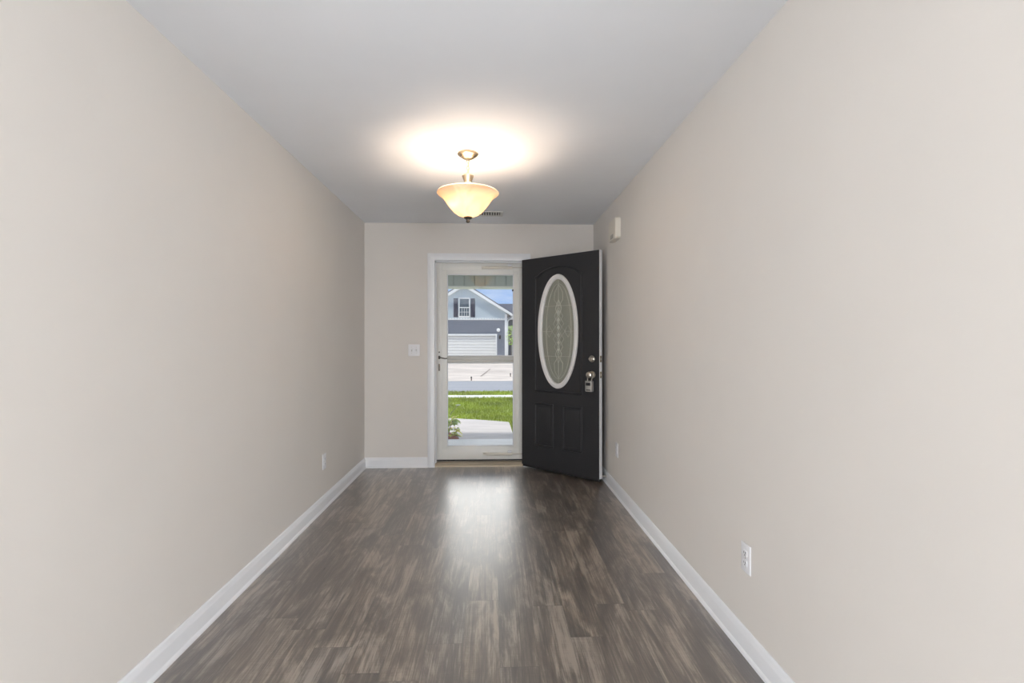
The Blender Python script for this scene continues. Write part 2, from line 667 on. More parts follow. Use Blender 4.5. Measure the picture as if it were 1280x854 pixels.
def baseboard(pts, name):
    """profile (offset from wall, z) swept along straight runs: pts = ((x0,y0),(x1,y1), inward normal)"""
    prof = [(0.0, 0.0), (0.022, 0.0), (0.022, 0.008), (0.019, 0.015), (0.014, 0.019), (0.0135, 0.072), (0.0125, 0.078),
            (0.010, 0.083), (0.0085, 0.092), (0.006, 0.099), (0.003, 0.102), (0.0, 0.102)]
    m = MB()
    n = len(prof)
    for (x0, y0), (x1, y1), nx, ny, t0, t1 in pts:
        dx, dy = x1 - x0, y1 - y0
        ln = math.hypot(dx, dy)
        dx, dy = dx / ln, dy / ln
        v = []
        for (px_, py_, tt, sg) in ((x0, y0, t0, 1), (x1, y1, t1, -1)):
            for o, z in prof:
                v.append((px_ + nx * o + dx * o * tt * sg, py_ + ny * o + dy * o * tt * sg, z))
        f = [(i, (i + 1) % n, (i + 1) % n + n, i + n) for i in range(n)]
        f += [tuple(range(n)), tuple(range(2 * n - 1, n - 1, -1))]
        m._add(v, f)
    return struct(m.build(name, M['trim']))


baseboard([((XL, YH + 0.1), (XL, YB), 1, 0, 0, 1)], 'baseboard_left')
baseboard([((XR, YH + 0.1), (XR, YB), -1, 0, 0, 1)], 'baseboard_right')
baseboard([((XL, YB), (OL - 0.071, YB), 0, -1, 1, 0), ((OR + 0.071, YB), (XR, YB), 0, -1, 0, 1)], 'baseboard_back')

# casing round the entry: stepped profile, mitred
def casing():
    prof = [(0.0, 0.0), (0.0, 0.012), (0.006, 0.016), (0.052, 0.019), (0.060, 0.015), (0.071, 0.012), (0.071, 0.0)]
    m = MB()
    path = [((OL, 0.0), (-1, 0)), ((OL, OT), (-1, 1)), ((OR, OT), (1, 1)), ((OR, 0.0), (1, 0))]
    n = len(prof)
    v, f = [], []
    for (x, z), (ox, oz) in path:
        for o, t in prof:
            v.append((x + ox * o, YB - t, z + oz * o))
    for i in range(3):
        for k in range(n):
            a, b = i * n + k, i * n + (k + 1) % n
            f.append((a, b, b + n, a + n))
    f += [tuple(range(n)), tuple(range(4 * n - 1, 3 * n - 1, -1))]
    m._add(v, f)
    return m


struct(casing().build('trim_1', M['trim']))
m = MB()   # jamb with stop
m.box((OL - 0.018, YB, 0), (OL, YO, OT + 0.018))
m.box((OR, YB, 0), (OR + 0.018, YO, OT + 0.018))
m.box((OL, YB, OT), (OR, YO, OT + 0.018))
m.box((OL, YB + 0.05, 0.03), (OL + 0.010, YB + 0.075, OT - 0.0))
m.box((OR - 0.010, YB + 0.05, 0.03), (OR, YB + 0.075, OT - 0.0))
m.box((OL, YB + 0.05, OT - 0.010), (OR, YB + 0.075, OT))
struct(m.build('trim_2', M['trim'], smooth=False))
m = MB()   # sill
m.prism([(YB - 0.004, 0.0), (YB - 0.004, 0.012), (YB + 0.012, 0.024), (YB + 0.05, 0.030), (YB + 0.085, 0.034), (YO + 0.03, 0.030), (YO + 0.03, -0.10), (YB + 0.031, -0.10), (YB + 0.031, 0.0)], 'x', OL + 0.001, OR - 0.001)
struct(m.build('trim_3', M['sill']))

# ------------------------------------------------------------------ storm door (door_2)
SY0, SY1 = YB + 0.100, YB + 0.132
sd = thing('door_2', 'white full-view glass storm door closed in the entry opening', 'door', ((OL + OR) / 2, SY0, 0.045), 0, None, 'structure')
ox, oy, oz = (OL + OR) / 2, SY0, 0.045


def S(x, y, z):
    return (x - ox, y - oy, z - oz)


SL, SR = OL + 0.004, OR - 0.004
GL, GR = -0.458, 0.222
m = MB()
m.box(S(SL, SY0, 0.05), S(GL, SY1, 2.062), 0.003)
m.box(S(GR, SY0, 0.05), S(SR, SY1, 2.062), 0.003)
m.box(S(GL, SY0, 1.944), S(GR, SY1, 2.062), 0.003)
m.box(S(GL, SY0, 0.05), S(GR, SY1, 0.188), 0.003)
m.box(S(SL + 0.02, SY0 - 0.004, 0.058), S(-0.508, SY0 + 0.004, 2.05), 0.0015)     # raised outer border
m.box(S(0.272, SY0 - 0.004, 0.058), S(SR - 0.02, SY0 + 0.004, 2.05), 0.0015)
m.box(S(-0.508, SY0 - 0.004, 1.985), S(0.272, SY0 + 0.004, 2.05), 0.0015)
m.box(S(-0.508, SY0 - 0.004, 0.058), S(0.272, SY0 + 0.004, 0.155), 0.0015)
m.build('frame', M['storm'], sd)
m = MB()
m.box(S(GL, SY0 + 0.002, 1.062), S(GR, SY1 - 0.002, 1.106), 0.004)
m.box(S(GL, SY0 + 0.008, 1.040), S(GR, SY1 - 0.006, 1.060), 0.003)
m.build('mid_rail', mat('mid rail paint', lin(196, 195, 190), 0.4, var=0.02), sd)
for z0, z1 in ((1.106, 1.944), (0.188, 1.040)):
    m = MB()
    m.box(S(GL - 0.002, SY0 + 0.015, z0 - 0.002), S(GR + 0.002, SY0 + 0.019, z1 + 0.002))
    g = m.build('glass_pane', M['glass'], sd, smooth=False)
    m = MB()
    bw = 0.009
    for a, b in (((GL, z0), (GL + bw, z1)), ((GR - bw, z0), (GR, z1)), ((GL + bw, z1 - bw), (GR - bw, z1)), ((GL + bw, z0), (GR - bw, z0 + bw))):
        m.box(S(a[0], SY0 + 0.004, a[1]), S(b[0], SY0 + 0.014, b[1]), 0.0025)
    m.build('glazing_bead', M['trim'], g)
# closers
for z, x0, x1 in ((2.010, -0.075, 0.205), (0.110, -0.060, 0.205)):
    m = MB()
    m.tube([S(x0, SY0 - 0.030, z), S(x0 + 0.004, SY0 - 0.030, z), S(x0 + 0.006, SY0 - 0.030, z), S(x1, SY0 - 0.030, z), S(x1 + 0.004, SY0 - 0.030, z)], 0.013, 14, radii=[0.006, 0.010, 0.014, 0.014, 0.008])
    c = m.build('closer', M['chime'], sd)
    MB().tube([S(x1, SY0 - 0.030, z), S(SR + 0.001, SY0 - 0.030, z)], 0.004, 8).build('closer_rod', M['nickel'], c)
    m = MB()
    m.box(S(x0 - 0.03, SY0 - 0.032, z - 0.012), S(x0 + 0.002, SY0 - 0.0005, z + 0.012), 0.003)
    m.build('closer_bracket', M['chime'], c)
    m = MB()
    m.box(S(x1 - 0.045, SY0 - 0.040, z + 0.012), S(x1 - 0.005, SY0 - 0.012, z + 0.034), 0.005)
    m.build('hold_open_clip', M['plastic'], c)
# lever handle with escutcheon and key plate
m = MB()
m.box(S(-0.546, SY0 - 0.014, 1.078), S(-0.526, SY0 - 0.003, 1.112), 0.004)
m.box(S(-0.545, SY0 - 0.012, 0.958), S(-0.529, SY0 - 0.003, 1.030), 0.003)
m.tube([S(-0.536, SY0 - 0.012, 1.095), S(-0.536, SY0 - 0.040, 1.095), S(-0.528, SY0 - 0.045, 1.096), S(-0.505, SY0 - 0.045, 1.090), S(-0.475, SY0 - 0.045, 1.084), S(-0.452, SY0 - 0.045, 1.086)], 0.006, 10, radii=[0.008, 0.008, 0.007, 0.006, 0.0055, 0.0045])
h = m.build('handle', M['handle_dark'], sd)
m = MB().lathe([(0.0005, 0.006), (0.007, 0.006), (0.008, 0.0)], 14, Matrix.Translation(S(-0.537, SY0 - 0.004, 1.148)) @ Matrix.Rotation(PI / 2, 4, 'X'))
m.build('lock_cylinder', M['handle_dark'], sd)
MB().box(S(GR - 0.016, SY0 + 0.003, 1.772), S(GR - 0.002, SY0 + 0.0145, 1.792), 0.002).build('glass_clip', M['sweep'], sd)
MB().box(S(SL + 0.002, SY0 + 0.006, 0.035), S(SR - 0.002, SY1 - 0.006, 0.052), 0.002).build('bottom_sweep', M['sweep'], sd)

# ------------------------------------------------------------------ front door (door_1)
A = math.radians(43.4)
HX, HY = 0.298, 5.085
DW, DZ0, DZ1, DT = 0.888, 0.042, 2.066, 0.044
fd = thing('door_1', 'black front door swung open, with a white framed oval of leaded glass', 'door', (HX, HY, 0), -A, None, 'structure')
CX, CZ = 0.437, 1.352
OA, OB = 0.232, 0.538      # oval outer half axes
IA, IB = 0.186, 0.490


def oval(a, b, t):
    return (CX + a * math.cos(t), CZ + b * math.sin(t))


# slab with an oval hole
ang = set(2 * PI * k / 72 for k in range(72))
for cx_, cz_ in ((0, DZ0), (DW, DZ0), (DW, DZ1), (0, DZ1)):
    ang.add(math.atan2(cz_ - CZ, cx_ - CX) % (2 * PI))
ang = sorted(ang)
m = MB()
v, f = [], []
n = len(ang)
for t in ang:
    c_, s_ = math.cos(t), math.sin(t)
    ks = []
    if c_ > 1e-9:
        ks.append((DW - CX) / c_)
    if c_ < -1e-9:
        ks.append((0 - CX) / c_)
    if s_ > 1e-9:
        ks.append((DZ1 - CZ) / s_)
    if s_ < -1e-9:
        ks.append((DZ0 - CZ) / s_)
    k = min(ks)
    # matching point of the oval in the same direction
    r = 1 / math.sqrt((c_ / 0.20) ** 2 + (s_ / 0.505) ** 2)
    xo, zo = CX + c_ * k, CZ + s_ * k
    xi, zi = CX + c_ * r, CZ + s_ * r
    v += [(xo, 0, zo), (xi, 0, zi), (xi, DT, zi), (xo, DT, zo)]
for i in range(n):
    j = (i + 1) % n
    for q in range(4):
        f.append((i * 4 + q, i * 4 + (q + 1) % 4, j * 4 + (q + 1) % 4, j * 4 + q))
m._add(v, f)


def ring(m, outer, inner, top_y, base_y=0.0, mid=None):
    """raised moulding: closed loops outer -> crest -> inner on the door face (front is -y)"""
    n = len(outer)
    loops = [(outer, base_y), ([((o[0] * 0.7 + i[0] * 0.3), (o[1] * 0.7 + i[1] * 0.3)) for o, i in zip(outer, inner)], top_y),
             ([((o[0] * 0.3 + i[0] * 0.7), (o[1] * 0.3 + i[1] * 0.7)) for o, i in zip(outer, inner)], top_y), (inner, base_y)]
    v, f = [], []
    for lp, y in loops:
        v += [(p[0], y, p[1]) for p in lp]
    for a in range(3):
        for k in range(n):
            f.append((a * n + k, a * n + (k + 1) % n, (a + 1) * n + (k + 1) % n, (a + 1) * n + k))
    m._add(v, f)


def rect_loop(x0, z0, x1, z1, arch=0.0, ins=0.0):
    x0, z0, x1, z1 = x0 + ins, z0 + ins, x1 - ins, z1 - ins
    p = [(x0, z0), (x1, z0), (x1, z1)]
    if arch:
        # brow arch: flat shoulders, then a rise in the middle
        sh = 0.035
        N = 14
        for k in range(N + 1):
            s = k / N
            x = x1 - sh - (x1 - x0 - 2 * sh) * s
            p.append((x, z1 + arch * (0.18 + 0.82 * math.sin(PI * s) ** 0.8) if 0 < k < N else z1 + arch * 0.12))
    p.append((x0, z1))
    return p


for side in (0,):
    for args, ar in (((0.160, 0.772, 0.714, 1.885), 0.085), ((0.160, 0.245, 0.392, 0.662), 0), ((0.490, 0.245, 0.714, 0.662), 0)):
        ring(m, rect_loop(*args, ar), rect_loop(*args, ar, 0.020), -0.007)
for args in ((0.160, 0.245, 0.392, 0.662), (0.490, 0.245, 0.714, 0.662)):
    a, b = rect_loop(*args, 0, 0.040), rect_loop(*args, 0, 0.062)
    v = [(p[0], 0.0, p[1]) for p in a] + [(p[0], -0.006, p[1]) for p in b]
    f = [(k, (k + 1) % 4, (k + 1) % 4 + 4, k + 4) for k in range(4)] + [(4, 5, 6, 7)]
    m._add(v, f)
m.build('slab', M['black'], fd)
# white edge of the slab
MB().box((DW, 0.002, DZ0), (DW + 0.0025, DT, DZ1)).build('edge_strip', M['trim'], fd)
MB().box((0.0, 0.004, DZ1), (DW, DT, DZ1 + 0.002)).build('top_edge', M['trim'], fd)
MB().box((0.004, 0.006, DZ0 - 0.022), (DW - 0.004, DT - 0.006, DZ0 + 0.001), 0.002).build('bottom_sweep', M['sweep'], fd)
# oval frame, both faces
for y0, sg in ((0.0, -1), (DT, 1)):
    N = 72
    loops = [(OA, OB, 0.0), (OA - 0.004, OB - 0.004, 0.012), (OA - 0.020, OB - 0.020, 0.016), (IA + 0.012, IB + 0.012, 0.013), (IA, IB, 0.004), (IA, IB, -0.012)]
    v, f = [], []
    for a, b, d in loops:
        for k in range(N):
            p = oval(a, b, 2 * PI * k / N)
            v.append((p[0], y0 + sg * d, p[1]))
    for i in range(len(loops) - 1):
        for k in range(N):
            f.append((i * N + k, i * N + (k + 1) % N, (i + 1) * N + (k + 1) % N, (i + 1) * N + k))
    m = MB()
    m._add(v, f)
    m.build('oval_frame', M['white_frame'], fd)
# leaded privacy glass
N = 72
m = MB()
v = [(*oval(IA + 0.004, IB + 0.004, 2 * PI * k / N),) for k in range(N)]
vv = [(p[0], 0.014, p[1]) for p in v] + [(p[0], 0.024, p[1]) for p in v]
m._add(vv, [tuple(range(N)), tuple(range(2 * N - 1, N - 1, -1))] + [(k, (k + 1) % N, (k + 1) % N + N, k + N) for k in range(N)])
gl = m.build('oval_glass', M['privacy'], fd, smooth=False)
m = MB()


def came(pts, r=0.0022):
    m.tube([(x, 0.0135, z) for x, z in pts], r, 6)


def inside(x, z):
    return ((x - CX) / IA) ** 2 + ((z - CZ) / IB) ** 2 < 1


m.tube([(CX + 0.145 * math.cos(2 * PI * k / N), 0.0135, CZ + 0.448 * math.sin(2 * PI * k / N)) for k in range(N)], 0.0022, 6, closed=True)
for dz in (0.24, -0.235):
    hw = IA * math.sqrt(max(0, 1 - (dz / IB) ** 2))
    came([(CX - hw, CZ + dz), (CX + hw, CZ + dz)])
came([(CX - IA, CZ), (CX - 0.072, CZ)])
came([(CX + 0.072, CZ), (CX + IA, CZ)])
came([(CX, CZ + 0.235), (CX, CZ + IB - 0.002)])
came([(CX, CZ - 0.235), (CX, CZ - IB + 0.002)])
# diamond lattice in the centre: overlapping lozenges down the axis
R_ = 0.074
for k in range(-3, 4):
    wd = R_ * (1 - abs(k) * 0.17)
    zc = CZ + k * 0.072
    came([(CX, zc + 0.085), (CX + wd, zc), (CX, zc - 0.085), (CX - wd, zc), (CX, zc + 0.085)], 0.002)
# long curved petals above and below
for sz in (1, -1):
    for sx in (1, -1):
        came([(CX, CZ + sz * 0.235), (CX + sx * 0.050, CZ + sz * 0.30), (CX + sx * 0.045, CZ + sz * 0.37), (CX, CZ + sz * 0.445)], 0.002)
        came([(CX + sx * 0.072, CZ), (CX + sx * 0.11, CZ + sz * 0.055), (CX + sx * 0.145, CZ + sz * 0.0)], 0.002)
m.build('leading', mat('dull lead', lin(196, 196, 184), 0.55, metal=0.3), gl)
# bevelled clear diamonds at the crossings of the lattice
m = MB()
for k in range(-3, 3):
    zc = CZ + k * 0.072 + 0.036
    m._add([(CX, 0.0128, zc + 0.028), (CX + 0.020, 0.0128, zc), (CX, 0.0128, zc - 0.028), (CX - 0.020, 0.0128, zc), (CX, 0.0085, zc)],
           [(0, 1, 4), (1, 2, 4), (2, 3, 4), (3, 0, 4)])
m.build('bevelled_jewels', mat('clear bevel glass', lin(196, 198, 186), 0.2, spec=0.5, var=0.02), gl, smooth=False)
# deadbolt
RX = Matrix.Rotation(PI / 2, 4, 'X')      # local z -> -y (out of the exterior face)
m = MB().lathe([(0.031, 0.0), (0.031, 0.006), (0.027, 0.012), (0.022, 0.014), (0.021, 0.026), (0.018, 0.029), (0.0005, 0.029)], 28, Matrix.Translation((0.816, 0, 1.102)) @ RX)
db = m.build('deadbolt', M['nickel'], fd)
MB().box((0.8148, -0.0305, 1.094), (0.8172, -0.0285, 1.110)).build('keyway', M['lock_dark'], db)
# knob
prof = [(0.033, 0.0), (0.033, 0.004), (0.029, 0.009), (0.017, 0.011), (0.012, 0.016), (0.012, 0.030), (0.018, 0.035), (0.026, 0.043), (0.0285, 0.053), (0.026, 0.062), (0.019, 0.067), (0.0005, 0.068)]
kb = MB().lathe(prof, 28, Matrix.Translation((0.816, 0, 0.962)) @ RX).build('knob', M['nickel'], fd)
MB().lathe([(0.006, 0.0678), (0.006, 0.070), (0.0005, 0.070)], 14, Matrix.Translation((0.816, 0, 0.962)) @ RX).build('keyhole', M['dark_nickel'], kb)
RXB = Matrix.Rotation(-PI / 2, 4, 'X')
MB().lathe(prof, 28, Matrix.Translation((0.816, DT, 0.962)) @ RXB).build('knob', M['nickel'], fd)
MB().lathe([(0.031, 0.0), (0.031, 0.006), (0.022, 0.012), (0.008, 0.014), (0.008, 0.024), (0.0005, 0.025)], 28, Matrix.Translation((0.816, DT, 1.102)) @ RXB).build('thumbturn', M['nickel'], fd)
for z in (1.102, 0.962):
    p = MB().box((DW + 0.0022, 0.010, z - 0.029), (DW + 0.0042, 0.035, z + 0.029), 0.0008).build('latch_plate', M['brass_edge'], fd)
    MB().box((DW + 0.004, 0.016, z - 0.008), (DW + (0.011 if z < 1 else 0.005), 0.029, z + 0.008), 0.001).build('latch_bolt', M['nickel'], p)
for z in (0.25, 1.05, 1.85):
    m = MB().tube([(-0.006, 0.030, z - 0.045), (-0.006, 0.030, z + 0.045)], 0.006, 10)
    m.build('hinge', M['nickel'], fd)

# key lock box hanging from the knob (world coordinates through the door's frame)
lb = thing('key_lockbox', 'small grey key lockbox hanging from the outer knob of the black door', 'lockbox',
           (HX + 0.806 * math.cos(A) - 0.030 * math.sin(A), HY - 0.806 * math.sin(A) - 0.030 * math.cos(A), 0.812), -A)
m = MB().box((-0.034, -0.021, 0.0), (0.034, 0.021, 0.096), 0.006, 3)
bd = m.build('body', M['lock_grey'], lb)
MB().box((-0.024, -0.0235, 0.054), (0.024, -0.019, 0.080), 0.003).build('dial_window', M['lock_dark'], bd)
MB().box((-0.022, -0.0230, 0.012), (0.022, -0.019, 0.020), 0.002).build('release_lever', M['lock_dark'], bd)
m = MB()
pts = [(-0.019, 0, 0.090)]
pts += [(-0.019 , 0, 0.140)]
pts += [(0.010 - 0.029 * math.cos(t), 0, 0.150 + 0.026 * math.sin(t)) for t in [PI * k / 10 for k in range(1, 10)]]
pts += [(0.039, 0, 0.140), (0.024, 0, 0.112), (0.024, 0, 0.090)]
m.tube(pts, 0.004, 10)
m.build('shackle', M['nickel'], lb)

# ------------------------------------------------------------------ ceiling light
PX, PY = -0.151, 3.226
pl = thing('ceiling_light', 'semi flush pendant light with a flared alabaster glass bowl on a short chain', 'ceiling light', (PX, PY, ZC))


def T(z):
    return z - ZC


m = MB().lathe([(0.0005, T(2.4395)), (0.064, T(2.4395)), (0.066, T(2.433)), (0.060, T(2.424)), (0.050, T(2.420)), (0.042, T(2.412)), (0.030, T(2.404)), (0.012, T(2.400)), (0.0005, T(2.399))], 40)
cp = m.build('canopy', M['champagne'], pl)
for sx in (-1, 1):
    MB().ball((sx * 0.040, -0.028, T(2.413)), 0.006, 10, 8).build('screw_cap', M['dark_nickel'], cp)
m = MB()
z = 2.400
k = 0
while z > 2.325:
    pts = []
    for q in range(14):
        t = 2 * PI * q / 14
        a, b = 0.0075 * math.cos(t), 0.014 * math.sin(t)
        pts.append((a if k % 2 == 0 else 0, 0 if k % 2 == 0 else a, T(z - 0.011 + b)))
    m.tube(pts, 0.0022, 7, closed=True)
    z -= 0.021
    k += 1
m.tube([(0.004, 0.004, T(2.40)), (0.005, 0.003, T(2.37)), (0.004, 0.005, T(2.34)), (0.003, 0.003, T(2.31))], 0.0018, 6)
m.build('chain', M['champagne'], pl)
m = MB().lathe([(0.0005, T(2.325)), (0.006, T(2.324)), (0.008, T(2.312)), (0.020, T(2.306)), (0.034, T(2.302)), (0.037, T(2.296)), (0.034, T(2.288)), (0.028, T(2.272)), (0.023, T(2.256)), (0.026, T(2.250)), (0.020, T(2.246)), (0.009, T(2.244)), (0.009, T(2.16)), (0.012, T(2.155)), (0.012, T(2.11)), (0.006, T(2.105)), (0.006, T(2.03))], 32)
m.build('stem', M['champagne'], pl)
out = [(0.192, 2.192), (0.194, 2.188), (0.190, 2.183), (0.178, 2.175), (0.160, 2.160), (0.146, 2.143), (0.132, 2.122), (0.114, 2.098), (0.090, 2.071), (0.062, 2.051), (0.034, 2.040), (0.008, 2.036)]
inn = [(max(r - 0.005, 0.008), z + 0.005) for r, z in reversed(out)]
m = MB().lathe([(r, T(z)) for r, z in out + inn], 64)
m.build('glass_bowl', M['alabaster'], pl)
m = MB().lathe([(0.0005, T(2.041)), (0.026, T(2.040)), (0.028, T(2.034)), (0.022, T(2.028)), (0.012, T(2.024)), (0.010, T(2.018)), (0.013, T(2.012)), (0.010, T(2.005)), (0.0005, T(2.001))], 24)
m.build('finial', M['dark_nickel'], pl)
MB().lathe([(0.010, T(2.168)), (0.056, T(2.164)), (0.060, T(2.159)), (0.054, T(2.161)), (0.010, T(2.163))], 32).build('socket_pan', M['champagne'], pl)  # pan added over the bulbs to hold back uplight on the ceiling
for bx, by in ((-0.060, -0.034), (0.060, 0.034)):
    m = MB().tube([(bx * 0.15, by * 0.15, T(2.135)), (bx * 0.62, by * 0.62, T(2.134))], 0.012, 12)
    sk = m.build('socket', M['plastic'], pl)
    MB().ball((bx, by, T(2.133)), 0.024, 16, 12).build('bulb', M['bulb'], sk)

# ------------------------------------------------------------------ ceiling vent
vt = thing('ceiling_vent', 'white slotted air register set in the ceiling behind the pendant light', 'air vent', (-0.055, 4.725, ZC))
m = MB()
W2, H2 = 0.155, 0.085
for a, b in (((-W2, -H2), (W2, -H2 + 0.02)), ((-W2, H2 - 0.02), (W2, H2)), ((-W2, -H2 + 0.02), (-W2 + 0.025, H2 - 0.02)), ((W2 - 0.025, -H2 + 0.02), (W2, H2 - 0.02))):
    m.box((a[0], a[1], -0.009), (b[0], b[1], -0.0005), 0.003)
m.build('frame', M['vent'], vt)
MB().box((-W2 + 0.02, -H2 + 0.015, -0.0015), (W2 - 0.02, H2 - 0.015, -0.0005)).build('duct_opening', M['vent_dark'], vt)
for k in range(11):
    x = -W2 + 0.038 + k * (2 * W2 - 0.076) / 10
    MB().box((x - 0.0055, -H2 + 0.018, -0.0075), (x + 0.0055, H2 - 0.018, -0.0012), 0.001).build('louver', M['vent'], vt)

# ------------------------------------------------------------------ wall plates
def outlet(label, loc, rz):
    o = thing('wall_outlet', label, 'outlet', loc, rz)
    pw, ph = 0.037, 0.0585
    MB().box((-pw, -0.0065, -ph), (pw, -0.0003, ph), 0.0035, 3).build('plate', M['plastic'], o)
    for dz in (0.0195, -0.0195):
        m = MB()
        pts = []
        for k in range(24):
            t = 2 * PI * k / 24
            pts.append((0.0172 * math.cos(t), max(-0.0125, min(0.0125, 0.0172 * math.sin(t))) + dz))
        m.prism(pts, 'y', -0.0095, -0.0060)
        r = m.build('receptacle', M['plastic'], o)
        for sx in (-0.0062, 0.0062):
            MB().box((sx - 0.0012, -0.0100, dz - 0.001), (sx + 0.0012, -0.0090, dz + 0.0075)).build('slot', M['plastic_slot'], r)
        MB().lathe([(0.0005, 0.0100), (0.0026, 0.0100), (0.0026, 0.0090)], 10, Matrix.Translation((0, 0, dz - 0.0065)) @ RX).build('ground_hole', M['plastic_slot'], r)
    MB().lathe([(0.0005, 0.0078), (0.003, 0.0074), (0.0034, 0.0060)], 12, RX).build('screw', M['nickel'], o)
    return o


outlet('white duplex outlet on the right wall nearest the viewer', (XR, 2.022, 0.385), PI / 2 * 1 if False else -PI / 2)
outlet('white duplex outlet low on the right wall behind the black door', (XR, 4.155, 0.368), -PI / 2)
outlet('white duplex outlet low on the left wall', (XL, 3.915, 0.352), PI / 2)

sw = thing('light_switch', 'white double toggle light switch plate on the back wall beside the entry', 'light switch', (-0.777, YB, 1.170))
MB().box((-0.058, -0.0065, -0.0585), (0.058, -0.0003, 0.0585), 0.0035, 3).build('plate', M['plastic'], sw)
for sx, up in ((-0.023, 1), (0.023, -1)):
    MB().box((sx - 0.006, -0.0075, -0.0125), (sx + 0.006, -0.0060, 0.0125), 0.0006).build('toggle_collar', M['vent'], sw)
    m = MB().box((-0.0045, -0.017, -0.0045), (0.0045, 0.0, 0.0045), 0.0012, 2, Matrix.Translation((sx, -0.006, 0)) @ Matrix.Rotation(-up * 0.5, 4, 'X'))
    m.build('toggle', M['plastic'], sw)
    for dz in (0.030, -0.030):
        MB().lathe([(0.0005, 0.0078), (0.003, 0.0074), (0.0034, 0.0060)], 12, Matrix.Translation((sx, 0, dz)) @ RX).build('screw', M['nickel'], sw)

# doorbell chime
ch = thing('doorbell_chime', 'cream rounded doorbell chime box high on the right wall near the corner', 'doorbell chime', (XR, 4.165, 2.170), -PI / 2)
m = MB()
pts = []
for cx_, cz_, a0 in ((0.090, 0.055, 0), (-0.090, 0.055, 90), (-0.090, -0.055, 180), (0.090, -0.055, 270)):
    for k in range(7):
        t = math.radians(a0 + 15 * k)
        pts.append((cx_ + 0.032 * math.cos(t), cz_ + 0.032 * math.sin(t)))
n = len(pts)
v = [(p[0], -0.0003, p[1]) for p in pts] + [(p[0], -0.034, p[1]) for p in pts] + [(p[0] * 0.93, -0.043, p[1] * 0.93) for p in pts]
m._add(v, [(k, (k + 1) % n, (k + 1) % n + n, k + n) for k in range(n)] + [(k + n, (k + 1) % n + n, (k + 1) % n + 2 * n, k + 2 * n) for k in range(n)] + [tuple(range(2 * n, 3 * n)), tuple(range(n))])
m.build('cover', M['chime'], ch)
m = MB()
for k in range(5):
    m.box((-0.05, -0.044, -0.070 + k * 0.007), (0.05, -0.0428, -0.0675 + k * 0.007))
m.build('speaker_slots', M['vent_dark'], ch)

# spring door stop on the right baseboard
ds = thing('door_stop', 'thin white door stop peg on the right baseboard behind the open door', 'door stop', (XR - 0.0135, 4.505, 0.062), -PI / 2)
m = MB().lathe([(0.009, 0.0), (0.009, 0.004), (0.0045, 0.006), (0.0045, 0.052)], 14, RX)
m.build('rod', M['nickel'], ds)
MB().lathe([(0.0055, 0.050), (0.0065, 0.052), (0.0065, 0.060), (0.0045, 0.063), (0.0005, 0.0635)], 14, RX).build('rubber_tip', M['plastic'], ds)

# ------------------------------------------------------------------ porch
m = MB().box((-2.2, YO, -0.32), (2.2, 7.25, -0.12), 0.012)
struct(m.build('porch_slab', M['concrete']), 'grey concrete porch slab just outside the storm door', 'porch')
m = MB()
BZ = 2.030
m.box((-2.2, 7.175, BZ), (2.2, 7.34, 2.46))
k = -15
while k * 0.146 < 2.0:
    x = k * 0.146 + 0.05
    m.box((x + 0.007, 7.152, BZ), (x + 0.139, 7.176, 2.46), 0.003)
    k += 1
struct(m.build('porch_beam', M['porch_siding'], smooth=False), 'grey vinyl clad porch beam seen through the top of the storm door', 'porch beam')
m = MB().box((-2.2, 7.145, BZ - 0.022), (2.2, 7.355, BZ), 0.004)
struct(m.build('beam_trim', M['porch_white']), 'white trim strip along the underside of the porch beam', 'trim')
m = MB()
for x in (-2.1, 2.1):
    m.box((x - 0.09, 7.155, -0.12), (x + 0.09, 7.245, BZ - 0.022), 0.006)
struct(m.build('porch_posts', M['porch_white']), 'white porch posts carrying the beam', 'porch post')
m = MB().box((-2.2, YO, 2.46), (2.2, 7.36, 2.56))
struct(m.build('porch_roof', M['porch_white'], smooth=False), 'white porch roof over the concrete slab', 'porch roof')
m = MB()
m.box((-4.2, YO - 0.02, -0.3), (XL - 0.12, YO + 0.02, 2.6))
m.box((XR + 0.12, YO - 0.02, -0.3), (4.2, YO + 0.02, 2.6))
struct(m.build('wall_front', M['lap'], smooth=False))

# ------------------------------------------------------------------ grounds
GZ = -0.22
m = MB().quad((-30, 5.0, -0.60), (30, 5.0, -0.60), (30, 90, -0.60), (-30, 90, -0.60))
struct(m.build('ground', M['soil'], smooth=False), 'bare ground under the lawns and paving', 'ground')
m = MB().quad((-14, 7.26, GZ), (14, 7.26, GZ), (14, 14.3, -0.315), (-14, 14.3, -0.315))
o = m.build('lawn_turf', M['grass'], smooth=False)
struct(o, 'flat turf of the front lawn', 'lawn')


def gz(y):
    return GZ + (y - 7.26) / (14.3 - 7.26) * (-0.315 - GZ)


walk = [(-0.42, 7.255), (0.36, 7.255), (0.335, 7.9), (0.330, 8.2), (0.315, 9.30), (0.300, 9.42), (-0.182, 9.72), (-0.86, 10.0), (-2.8, 10.35), (-2.8, 9.15), (-1.2, 8.85), (-0.72, 8.4), (-0.52, 7.9)]
m = MB()
n = len(walk)
v = [(x, y, gz(y) + 0.025) for x, y in walk] + [(x, y, gz(y) - 0.10) for x, y in walk]
m._add(v, [tuple(range(n)), tuple(range(2 * n - 1, n - 1, -1))] + [(k, (k + 1) % n, (k + 1) % n + n, k + n) for k in range(n)])
struct(m.build('walkway', M['walk'], smooth=False), 'pale concrete walkway curving left from the porch', 'walkway')
m = MB().box((-20, 14.3, -0.42), (20, 14.95, -0.305), 0.01)
struct(m.build('sidewalk', M['curb']), 'narrow white concrete sidewalk strip between lawn and road', 'sidewalk')
m = MB().box((-20, 14.95, -0.46), (20, 16.35, -0.335))
struct(m.build('verge_turf', M['grass'], smooth=False), 'thin grass verge along the near edge of the road', 'verge')
m = MB().box((-25, 16.35, -0.52), (25, 21.7, -0.42))
